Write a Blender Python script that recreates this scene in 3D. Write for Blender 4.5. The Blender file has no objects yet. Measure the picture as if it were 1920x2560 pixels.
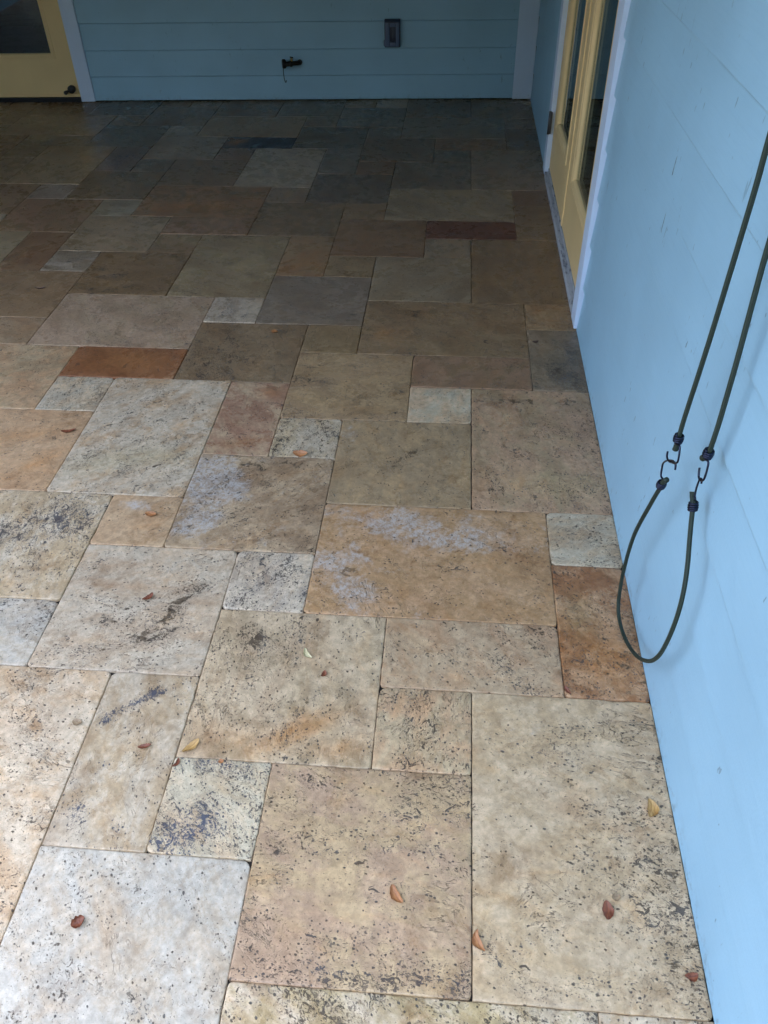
import bpy, bmesh, math, random
import numpy as np
from mathutils import Vector, Matrix

# ---------------------------------------------------------------- camera, sky, sun, exposure
SC = bpy.context.scene
COL = SC.collection
R = math.radians
cam_d = bpy.data.cameras.new("camera")
cam = bpy.data.objects.new("camera", cam_d)
COL.objects.link(cam)
cam.location = (-0.08477, -0.46207, 1.47935)
cam.rotation_mode = 'XYZ'
YAW, PITCH, ROLL = 0.094288, 0.845779, -0.020512
cam.rotation_euler = (Matrix.Rotation(YAW, 3, 'Z') @ Matrix.Rotation(PITCH, 3, 'X') @ Matrix.Rotation(ROLL, 3, 'Z')).to_euler('XYZ')
cam_d.sensor_fit = 'HORIZONTAL'
cam_d.sensor_width = 36.0
cam_d.lens = 36.0 * 2004.55 / 1920.0
cam_d.clip_start = 0.02
cam_d.clip_end = 3000
SC.camera = cam

SUN_EL, SUN_AZ = R(50), R(35)      # azimuth measured from +Y towards +X (the sun stands behind the house)
world = bpy.data.worlds.new("World")
SC.world = world
world.use_nodes = True
wn, wl = world.node_tree.nodes, world.node_tree.links
wn.clear()
sky = wn.new('ShaderNodeTexSky'); sky.sky_type = 'NISHITA'; sky.sun_disc = False
sky.sun_elevation = SUN_EL; sky.sun_rotation = SUN_AZ
sky.air_density = 1.0; sky.dust_density = 4.0; sky.ozone_density = 1.0
bg = wn.new('ShaderNodeBackground'); bg.inputs[1].default_value = 0.12
wo = wn.new('ShaderNodeOutputWorld')
hs = wn.new('ShaderNodeHueSaturation'); hs.inputs['Saturation'].default_value = .70      # thin cloud greys the sky
wl.new(sky.outputs[0], hs.inputs['Color']); wl.new(hs.outputs[0], bg.inputs[0]); wl.new(bg.outputs[0], wo.inputs[0])
sun_d = bpy.data.lights.new("sun", 'SUN'); sun_d.energy = 0.6; sun_d.angle = R(10); sun_d.color = (1, .96, .9)
sun = bpy.data.objects.new("sun", sun_d); COL.objects.link(sun)
sdir = Vector((math.sin(SUN_AZ) * math.cos(SUN_EL), math.cos(SUN_AZ) * math.cos(SUN_EL), math.sin(SUN_EL)))
sun.rotation_euler = sdir.to_track_quat('Z', 'Y').to_euler(); sun.location = (2, 8, 8)
SC.view_settings.view_transform = 'Standard'; SC.view_settings.look = 'None'
SC.view_settings.exposure = 4.14; SC.view_settings.gamma = 1
SC.cycles.max_bounces = 8; SC.cycles.diffuse_bounces = 5; SC.cycles.glossy_bounces = 4
SC.cycles.use_denoising = True
SC.cycles.sample_clamp_indirect = 6

random.seed(7)
rng = np.random.default_rng(11)
U = 0.2047                                   # one 8 inch paver module with its joint

# ---------------------------------------------------------------- helpers
def link(o, parent=None):
    COL.objects.link(o)
    if parent: o.parent = parent
    return o
def tag(o, label=None, cat=None, group=None, kind=None):
    if label: o['label'] = label
    if cat: o['category'] = cat
    if group: o['group'] = group
    if kind: o['kind'] = kind
    return o
def empty(name, loc=(0, 0, 0)):
    o = bpy.data.objects.new(name, None); o.empty_display_size = .05; o.location = loc
    return link(o)
def mesh_obj(name, bm, mats, parent=None, smooth=False, angle=None):
    me = bpy.data.meshes.new(name); bm.normal_update(); bm.to_mesh(me); bm.free()
    for m in (mats if isinstance(mats, (list, tuple)) else [mats]): me.materials.append(m)
    if smooth: me.shade_smooth()
    if angle is not None: me.set_sharp_from_angle(angle=R(angle))
    o = bpy.data.objects.new(name, me)
    link(o)
    if parent:
        o.parent = parent
        o.matrix_parent_inverse = Matrix.Translation(-parent.location) if parent.type == 'EMPTY' else Matrix()
    return o
def box(bm, x0, x1, y0, y1, z0, z1, bev=0.0, mi=0, seg=2):
    vs = [bm.verts.new(p) for p in ((x0, y0, z0), (x1, y0, z0), (x1, y1, z0), (x0, y1, z0), (x0, y0, z1), (x1, y0, z1), (x1, y1, z1), (x0, y1, z1))]
    fs = [bm.faces.new([vs[i] for i in f]) for f in ((0, 3, 2, 1), (4, 5, 6, 7), (0, 1, 5, 4), (1, 2, 6, 5), (2, 3, 7, 6), (3, 0, 4, 7))]
    for f in fs: f.material_index = mi
    if bev > 0:
        es = list({e for f in fs for e in f.edges})
        r = bmesh.ops.bevel(bm, geom=es, offset=bev, segments=seg, affect='EDGES', profile=.5)
        for f in r['faces']: f.material_index = mi
    return vs
def catmull(pts, n=8):
    P = [Vector(p) for p in pts]; P = [P[0] * 2 - P[1]] + P + [P[-1] * 2 - P[-2]]
    out = []
    for i in range(1, len(P) - 2):
        a, b, c, d = P[i - 1:i + 3]
        for k in range(n):
            t = k / n
            out.append(.5 * ((2 * b) + (c - a) * t + (2 * a - 5 * b + 4 * c - d) * t * t + (3 * b - a - 3 * c + d) * t ** 3))
    out.append(P[-2]); return out
def tube(bm, pts, r, n=10, mi=0, caps=True):
    """swept round tube; r is a number or a function of 0..1"""
    rf = r if callable(r) else (lambda t: r)
    rings = []; prev = None
    for i, p in enumerate(pts):
        d = (pts[min(i + 1, len(pts) - 1)] - pts[max(i - 1, 0)]).normalized()
        if prev is None: nx = d.orthogonal().normalized()
        else: nx = (prev - d * prev.dot(d)).normalized()
        prev = nx; ny = d.cross(nx); rr = rf(i / (len(pts) - 1))
        rings.append([bm.verts.new(p + (nx * math.cos(2 * math.pi * k / n) + ny * math.sin(2 * math.pi * k / n)) * rr) for k in range(n)])
    for a, b in zip(rings, rings[1:]):
        for k in range(n):
            f = bm.faces.new((a[k], a[(k + 1) % n], b[(k + 1) % n], b[k])); f.material_index = mi; f.smooth = True
    if caps:
        bm.faces.new(rings[0][::-1]).material_index = mi; bm.faces.new(rings[-1]).material_index = mi

class NT:
    """tiny wrapper for building node trees"""
    def __init__(s, name):
        s.m = bpy.data.materials.new(name); s.m.use_nodes = True
        s.t = s.m.node_tree; s.n = s.t.nodes; s.l = s.t.links; s.n.clear()
        s.out = s.n.new('ShaderNodeOutputMaterial')
    def put(s, sock, v):
        if v is None: return
        if hasattr(v, 'links') or isinstance(v, bpy.types.NodeSocket): s.l.new(v, sock)
        else:
            if isinstance(v, (tuple, list)) and len(v) == 3 and sock.type == 'RGBA': v = (*v, 1)
            sock.default_value = v
    def math(s, op, a, b=None, c=None, clamp=False):
        n = s.n.new('ShaderNodeMath'); n.operation = op; n.use_clamp = clamp
        s.put(n.inputs[0], a); s.put(n.inputs[1], b)
        if c is not None: s.put(n.inputs[2], c)
        return n.outputs[0]
    def vmath(s, op, a, b=None, scale=None):
        n = s.n.new('ShaderNodeVectorMath'); n.operation = op
        s.put(n.inputs[0], a)
        if b is not None: s.put(n.inputs[1], b)
        if scale is not None: s.put(n.inputs['Scale'], scale)
        return n.outputs[0]
    def mix(s, f, a, b, blend='MIX'):
        n = s.n.new('ShaderNodeMix'); n.data_type = 'RGBA'; n.blend_type = blend
        s.put(n.inputs['Factor'], f); s.put(n.inputs[6], a); s.put(n.inputs[7], b)
        return n.outputs[2]
    def noise(s, vec, scale, detail=3, rough=.55, dist=0.0):
        n = s.n.new('ShaderNodeTexNoise'); s.put(n.inputs['Vector'], vec)
        n.inputs['Scale'].default_value = scale; n.inputs['Detail'].default_value = detail
        n.inputs['Roughness'].default_value = rough; n.inputs['Distortion'].default_value = dist
        return n.outputs[0]
    def ncol(s, vec, scale):
        n = s.n.new('ShaderNodeTexNoise'); s.put(n.inputs['Vector'], vec); n.inputs['Scale'].default_value = scale; n.inputs['Detail'].default_value = 1
        return s.vmath('SUBTRACT', n.outputs['Color'], (.5, .5, .5))
    def voro(s, vec, scale, feature='F1', rnd=1.0):
        n = s.n.new('ShaderNodeTexVoronoi'); n.feature = feature; s.put(n.inputs['Vector'], vec)
        n.inputs['Scale'].default_value = scale; n.inputs['Randomness'].default_value = rnd
        return n.outputs[0]
    def ramp(s, v, lo, hi, a=0.0, b=1.0):
        n = s.n.new('ShaderNodeMapRange'); n.interpolation_type = 'SMOOTHSTEP'
        s.put(n.inputs[0], v); s.put(n.inputs[1], lo); s.put(n.inputs[2], hi); s.put(n.inputs[3], a); s.put(n.inputs[4], b)
        return n.outputs[0]
    def mapping(s, vec, scale=(1, 1, 1), rot=(0, 0, 0)):
        n = s.n.new('ShaderNodeMapping'); s.put(n.inputs[0], vec); n.inputs['Scale'].default_value = scale; n.inputs['Rotation'].default_value = rot
        return n.outputs[0]
    def attr(s, name, out='Color'):
        n = s.n.new('ShaderNodeAttribute'); n.attribute_name = name; return n.outputs[out]
    def sep(s, v):
        n = s.n.new('ShaderNodeSeparateXYZ'); s.put(n.inputs[0], v); return n.outputs
    def pos(s):
        return s.n.new('ShaderNodeNewGeometry').outputs['Position']
    def bump(s, h, strength, dist):
        n = s.n.new('ShaderNodeBump'); s.put(n.inputs['Height'], h); n.inputs['Strength'].default_value = strength; n.inputs['Distance'].default_value = dist
        return n.outputs[0]
    def bsdf(s, col, rough, metal=0.0, nrm=None, spec=.5, coat=None):
        b = s.n.new('ShaderNodeBsdfPrincipled')
        s.put(b.inputs['Base Color'], col); s.put(b.inputs['Roughness'], rough); s.put(b.inputs['Metallic'], metal)
        s.put(b.inputs['Specular IOR Level'], spec)
        if nrm is not None: s.put(b.inputs['Normal'], nrm)
        if coat: b.inputs['Coat Weight'].default_value = coat; b.inputs['Coat Roughness'].default_value = .15
        s.l.new(b.outputs[0], s.out.inputs[0]); return s.m

# ---------------------------------------------------------------- materials
def mat_paint(name, base, var=.06, rough=.42, grain_axis='Y', marks=0.0, wave=1.0, dirt=0.0, grain=.35):
    t = NT(name); p = t.pos()
    sc = {'X': (1.2, 20, 34), 'Y': (20, 1.2, 34), 'Z': (24, 24, 1.0)}[grain_axis]
    g = t.noise(t.mapping(p, sc), 6.0, 4, .6, .6)
    big = t.noise(p, 2.3, 3, .5)
    fine = t.noise(p, 160, 2, .5)
    c = t.mix(t.ramp(big, .3, .7), tuple(v * (1 - var) for v in base), tuple(min(1, v * (1 + var)) for v in base))
    c = t.mix(t.math('MULTIPLY', t.ramp(g, .45, .75), .10), c, tuple(v * .82 for v in base))
    if marks > 0:      # sparse dark scuffs drawn out along the height
        mk = t.noise(t.mapping(p, (26, 26, 7.0)), 2.1, 3, .65, .3)
        gate = t.ramp(t.noise(p, 3.1, 2, .5), .5, .7)
        c = t.mix(t.math('MULTIPLY', t.math('MULTIPLY', t.ramp(mk, .655, .69), gate), marks), c, (.05, .07, .09))
        mk2 = t.ramp(t.noise(t.mapping(p, (1, 1, .35)), 70, 2, .5), .735, .77)
        c = t.mix(t.math('MULTIPLY', mk2, marks * .6), c, (.06, .08, .10))
    if dirt > 0:
        z = t.sep(p)[2]
        d = t.math('MULTIPLY', t.ramp(t.noise(p, 38, 4, .7), .5, .68), t.ramp(z, .05, .0))
        c = t.mix(t.math('MULTIPLY', d, dirt), c, (.10, .085, .07))
    h = t.math('ADD', t.math('MULTIPLY', g, grain), t.math('MULTIPLY', fine, .15))
    h = t.math('ADD', h, t.math('MULTIPLY', big, 3.0 * wave))
    n = t.bump(h, .5, .0035)
    r = t.math('ADD', rough, t.math('MULTIPLY', g, .12))
    return t.bsdf(c, r, 0, n)

BLUE = (0.33, 0.545, 0.675)
M_blue_r = mat_paint("blue_siding_paint", BLUE, .05, .36, 'Y', marks=.8, wave=1.5, dirt=.4)
M_blue_b = mat_paint("blue_siding_paint_back", BLUE, .05, .42, 'X', marks=.35, wave=.6, dirt=.35)
M_white = mat_paint("white_trim_paint", (.64, .75, .90), .03, .38, 'Z', dirt=.5, wave=.5)
M_gold = mat_paint("yellow_door_paint", (.84, .60, .28), .05, .40, 'Z', wave=.4, grain=.2)
M_ceil = mat_paint("ceiling_paint", (.08, .095, .10), .03, .5, 'X')

def mat_simple(name, col, rough, metal=0.0, var=.15, scale=30, bump=.2, dist=.001, spec=.5):
    t = NT(name); p = t.pos(); n = t.noise(p, scale, 4, .6)
    c = t.mix(n, tuple(v * (1 - var) for v in col), tuple(v * (1 + var) for v in col))
    return t.bsdf(c, t.math('ADD', rough - .06, t.math('MULTIPLY', n, .12)), metal, t.bump(n, bump, dist), spec)
M_dark = mat_simple("dark_foundation", (.015, .016, .018), .85)
M_joint = mat_simple("joint_dirt", (.022, .018, .015), .95, 0, .4, 90, .6, .002)
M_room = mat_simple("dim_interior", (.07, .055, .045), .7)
M_hook = mat_simple("dark_steel_wire", (.03, .035, .06), .32, .9, .2, 200)
M_bronze = mat_simple("dark_bronze", (.035, .030, .026), .4, .7, .3, 120)
M_brass = mat_simple("brass", (.55, .36, .12), .3, .9, .15, 120)
M_plastic = mat_simple("grey_plastic", (.10, .135, .22), .42, 0, .08, 60)
M_plastic_d = mat_simple("dark_grey_plastic", (.03, .04, .07), .35, 0, .08, 60)
M_black = mat_simple("black_rubber", (.015, .015, .015), .45)
M_lawn = mat_simple("ground_cover", (.045, .045, .038), .9, 0, .5, 3, .5, .02)
M_hinge = mat_simple("hinge_metal", (.10, .10, .11), .4, .8)

def mat_sill():
    t = NT("worn_sill_paint"); p = t.pos()
    n = t.noise(t.mapping(p, (5, .9, 5)), 9, 5, .65, .8)
    n2 = t.noise(p, 45, 4, .65)
    f = t.ramp(t.math('ADD', t.math('MULTIPLY', n, .75), t.math('MULTIPLY', n2, .25)), .50, .62)
    c = t.mix(f, (.44, .46, .48), (.12, .13, .16))
    return t.bsdf(c, .6, 0, t.bump(f, .5, -.001))
M_sill = mat_sill()

def mat_glass():
    t = NT("door_glass")
    f = t.n.new('ShaderNodeFresnel'); f.inputs[0].default_value = 1.52
    fac = t.math('ADD', t.math('MULTIPLY', f.outputs[0], .9), .01, clamp=True)
    g = t.n.new('ShaderNodeBsdfGlossy'); g.inputs['Roughness'].default_value = .015; g.inputs['Color'].default_value = (.92, .96, 1, 1)
    tr = t.n.new('ShaderNodeBsdfTransparent'); tr.inputs[0].default_value = (.72, .80, .80, 1)
    m = t.n.new('ShaderNodeMixShader'); t.l.new(fac, m.inputs[0]); t.l.new(tr.outputs[0], m.inputs[1]); t.l.new(g.outputs[0], m.inputs[2])
    t.l.new(m.outputs[0], t.out.inputs[0]); return t.m
M_glass = mat_glass()

def mat_cord():
    t = NT("green_cord_braid"); uv = t.attr("cuv", 'Vector'); s = t.sep(uv)
    a = t.math('SINE', t.math('ADD', t.math('MULTIPLY', s[0], 2200.0), t.math('MULTIPLY', s[1], 6.2832 * 3)))
    b = t.math('SINE', t.math('SUBTRACT', t.math('MULTIPLY', s[0], 2200.0), t.math('MULTIPLY', s[1], 6.2832 * 3)))
    w = t.math('MULTIPLY', a, b)
    c = t.mix(t.ramp(w, -.4, .6), (.009, .017, .012), (.032, .050, .030))
    return t.bsdf(c, .6, 0, t.bump(w, .4, .0006), .4)
M_cord = mat_cord()

def mat_leaf(name, a, b):
    t = NT(name); p = t.n.new('ShaderNodeTexCoord').outputs['Object']
    n = t.noise(t.mapping(p, (60, 260, 60)), 1.0, 4, .6)
    c = t.mix(t.ramp(n, .35, .65), a, b)
    return t.bsdf(c, .5, 0, t.bump(n, .5, .0006))
M_leaf = {'red': mat_leaf("leaf_red_brown", (.14, .040, .018), (.25, .075, .03)),
          'orange': mat_leaf("leaf_orange_brown", (.30, .11, .035), (.46, .20, .07)),
          'gold': mat_leaf("leaf_golden", (.36, .18, .05), (.55, .33, .11)),
          'pale': mat_leaf("leaf_pale_yellow", (.52, .42, .20), (.68, .58, .34)),
          'dark': mat_leaf("leaf_dark_brown", (.05, .028, .018), (.10, .05, .03)),
          'tan': mat_leaf("leaf_tan", (.24, .15, .08), (.36, .25, .14))}

# ---------------------------------------------------------------- travertine
def mat_travertine():
    t = NT("travertine")
    A, B = t.attr("colA"), t.attr("colB")
    off = t.attr("off", 'Vector'); ang = t.attr("ang", 'Fac')
    mk = t.sep(t.attr("mask")); warm, pit, bloom = mk[0], mk[1], mk[2]
    ink = t.attr("ink", 'Fac')
    P = t.pos()
    q = t.vmath('ADD', P, off)
    rot = t.n.new('ShaderNodeVectorRotate'); rot.rotation_type = 'Z_AXIS'
    t.put(rot.inputs['Vector'], q); t.put(rot.inputs['Angle'], ang); q = rot.outputs[0]
    qs = t.mapping(q, (1.0, 1.7, 1.0))
    # cloudy body
    n1 = t.noise(qs, 5.0, 9, .70, .6)
    n2 = t.noise(q, 19, 8, .72, .4)
    n3 = t.noise(q, 75, 5, .68)
    body = t.math('ADD', t.math('MULTIPLY', n1, .62), t.math('MULTIPLY', n2, .38))
    thr = t.math('SUBTRACT', .66, t.math('MULTIPLY', warm, .34))
    f = t.ramp(body, t.math('SUBTRACT', thr, .075), t.math('ADD', thr, .075))
    c = t.mix(t.math('MULTIPLY', f, .9), A, B)
    # tone
    tone = t.math('ADD', t.math('MULTIPLY', t.ramp(n2, .28, .72), .30), .84)
    tone = t.math('MULTIPLY', tone, t.math('ADD', t.math('MULTIPLY', t.ramp(n3, .28, .72), .34), .82))
    c = t.mix(1.0, c, t.vmath('SCALE', (1, 1, 1), scale=tone), 'MULTIPLY')
    # contour banding
    bd = t.math('SINE', t.math('MULTIPLY', t.noise(t.vmath('ADD', qs, (6, 6, 2)), 3.2, 5, .6, .8), 46.0))
    c = t.mix(t.math('MULTIPLY', t.ramp(bd, .2, 1.0), t.ramp(t.noise(q, 3.5, 2, .5), .42, .62, 0, .30)), c, t.mix(1.0, c, (.80, .68, .55), 'MULTIPLY'))
    # warm yellowish clouds
    n4 = t.noise(t.vmath('ADD', qs, (7, 3, 1)), 8.5, 5, .6, .7)
    c = t.mix(t.math('MULTIPLY', t.ramp(n4, .52, .74), .45), c, t.mix(1.0, c, (1.08, .92, .74), 'MULTIPLY'))
    # brown grey scabs of grime in the open stone
    sc = t.noise(t.vmath('ADD', q, (11, 2, 7)), 8, 9, .78, .4)
    c = t.mix(t.math('MULTIPLY', t.ramp(sc, .53, .67), .62), c, t.mix(1.0, c, (.56, .47, .40), 'MULTIPLY'))
    sc2 = t.noise(t.vmath('ADD', qs, (1, 12, 3)), 3.6, 8, .70, .6)
    c = t.mix(t.math('MULTIPLY', t.ramp(sc2, .50, .66), .45), c, t.mix(1.0, c, (.66, .56, .48), 'MULTIPLY'))
    c = t.mix(t.math('MULTIPLY', t.ramp(sc2, .48, .34), .40), c, t.mix(1.0, c, (1.22, 1.20, 1.16), 'MULTIPLY'))
    # brown worm-eaten seams, placed by the k mask
    km = t.attr("scab", 'Fac')
    nk = t.noise(q, 30, 9, .80, .5)
    kthr = t.math('SUBTRACT', .64, t.math('MULTIPLY', km, .20))
    kf = t.math('MULTIPLY', t.ramp(nk, kthr, t.math('ADD', kthr, .045)), t.ramp(km, .04, .25))
    c = t.mix(t.math('MULTIPLY', kf, .85), c, (.085, .055, .030))
    # pale bloom
    nb = t.noise(t.vmath('ADD', q, (2, 9, 4)), 9, 10, .80, .3)
    bthr = t.math('SUBTRACT', .80, t.math('MULTIPLY', bloom, .42))
    fb = t.ramp(nb, bthr, t.math('ADD', bthr, .16))
    fb = t.math('MULTIPLY', fb, t.ramp(t.noise(q, 75, 7, .85), .42, .55, .12, 1.0))
    c = t.mix(t.math('MULTIPLY', fb, .62), c, (.50, .48, .45))
    # dark/ochre veins: ridges of a distorted noise, gated to bands
    nv = t.noise(t.vmath('ADD', qs, (4, 1, 8)), 6.5, 6, .66, 1.3)
    ridge = t.math('ABSOLUTE', t.math('SUBTRACT', nv, .5))
    gate = t.ramp(t.noise(t.vmath('ADD', q, (1, 5, 2)), 4.5, 3, .5), .50, .62)
    vn = t.math('MULTIPLY', t.ramp(ridge, .020, .003), gate)
    vn = t.math('MULTIPLY', vn, t.ramp(n3, .42, .58))
    c = t.mix(t.math('MULTIPLY', vn, .8), c, (.13, .085, .045))
    # pits and worm holes in clusters
    qp = t.mapping(q, (1.0, 1.35, 1.0))
    cl = t.noise(t.vmath('ADD', qs, (3, 3, 3)), 9, 4, .6, .5)
    dens = t.math('ADD', t.math('MULTIPLY', pit, .30), t.math('MULTIPLY', t.math('SUBTRACT', cl, .52), 1.35))
    dens = t.math('ADD', dens, t.math('MULTIPLY', ink, .12))
    pn = t.noise(qp, 150, 2.5, .55, .7)
    pthr = t.math('SUBTRACT', .715, t.math('MULTIPLY', dens, .42))
    p1 = t.ramp(pn, pthr, t.math('ADD', pthr, .045))
    pn2 = t.noise(t.vmath('ADD', qp, (5, 5, 5)), 48, 4, .65, 1.2)
    pthr2 = t.math('SUBTRACT', .700, t.math('MULTIPLY', dens, .34))
    p2 = t.ramp(pn2, pthr2, t.math('ADD', pthr2, .03))
    p1 = t.math('MAXIMUM', p1, t.math('MULTIPLY', t.ramp(t.noise(t.vmath('ADD', qp, (8, 2, 5)), 290, 1.5, .5, .4), t.math('SUBTRACT', .66, t.math('MULTIPLY', dens, .30)), .74), .75))
    # crisp round holes, thrown at random over a jittered cell pattern
    def holes(scale, r0, dscale, shift):
        w = t.vmath('ADD', t.vmath('ADD', qp, shift), t.vmath('SCALE', t.ncol(q, scale * 1.7), scale=.45 / scale))
        v = t.n.new('ShaderNodeTexVoronoi'); t.put(v.inputs['Vector'], w); v.inputs['Scale'].default_value = scale
        cc = t.sep(v.outputs['Color'])
        rad = t.math('MULTIPLY', t.math('ADD', cc[1], .35), r0)
        d = t.ramp(v.outputs['Distance'], rad, t.math('MULTIPLY', rad, .55))
        on = t.math('LESS_THAN', cc[0], t.math('MULTIPLY', t.math('MAXIMUM', t.math('ADD', dens, .04), .006), dscale))
        return t.math('MULTIPLY', d, on)
    p3 = t.math('MAXIMUM', holes(120, .34, 1.9, (0, 0, 0)), holes(50, .22, .40, (9, 4, 2)))
    pits = t.math('MAXIMUM', t.math('MAXIMUM', t.math('MULTIPLY', p1, .8), p2), p3)
    pcol = t.mix(t.ramp(t.noise(q, 14, 3, .6), .42, .66), (.060, .038, .022), (.062, .055, .050))
    pcol = t.mix(ink, pcol, (.035, .050, .085))
    c = t.mix(t.math('MULTIPLY', pits, .88), c, pcol)
    # fine grit
    gr = t.noise(q, 420, 2, .5)
    c = t.mix(t.math('MULTIPLY', t.ramp(gr, .60, .74), .30), c, t.mix(1.0, c, (.45, .42, .38), 'MULTIPLY'))
    # bump and sheen
    h = t.math('ADD', t.math('MULTIPLY', pits, -1.0), t.math('MULTIPLY', n3, .28))
    h = t.math('ADD', h, t.math('MULTIPLY', vn, -.5))
    h = t.math('ADD', h, t.math('MULTIPLY', n2, .35))
    nrm = t.bump(h, .75, .0016)
    rough = t.math('ADD', .15, t.math('ADD', t.math('MULTIPLY', t.ramp(n2, .3, .7), .18), t.math('MULTIPLY', t.ramp(sc2, .4, .6), .14)))
    rough = t.math('ADD', rough, t.math('MULTIPLY', t.math('MAXIMUM', pits, fb), .25))
    return t.bsdf(c, rough, 0, nrm, .36)
M_trav = mat_travertine()

CELL = [(0, 2, 0, 3), (-2, 0, 0, 2), (-1, 0, 2, 3), (-3, -1, 2, 4), (-1, 1, 3, 4), (-2, 1, 4, 6), (-3, -2, 4, 5),
        (-5, -3, 3, 5), (-4, -3, 1, 3), (-3, -2, 1, 2), (1, 2, 5, 6), (-4, -2, -1, 1)]
C = dict(
    cream=(.485, .395, .295), white=(.56, .53, .47), ivory=(.50, .44, .35), greige=(.42, .355, .27), sand=(.42, .345, .235),
    tan=(.34, .265, .17), olive=(.315, .262, .185), gold=(.375, .285, .175), peach=(.44, .32, .22), rose=(.33, .215, .155),
    rust=(.28, .15, .085), orange=(.35, .20, .10), red=(.165, .085, .06), walnut=(.235, .15, .09), brown=(.27, .195, .125),
    dbrown=(.19, .145, .10), grey=(.29, .265, .215), mauve=(.245, .21, .19), slate=(.12, .115, .10), ink=(.035, .045, .07),
    pale=(.50, .49, .45), dgrey=(.17, .16, .13), cloud=(.26, .255, .235))
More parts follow.
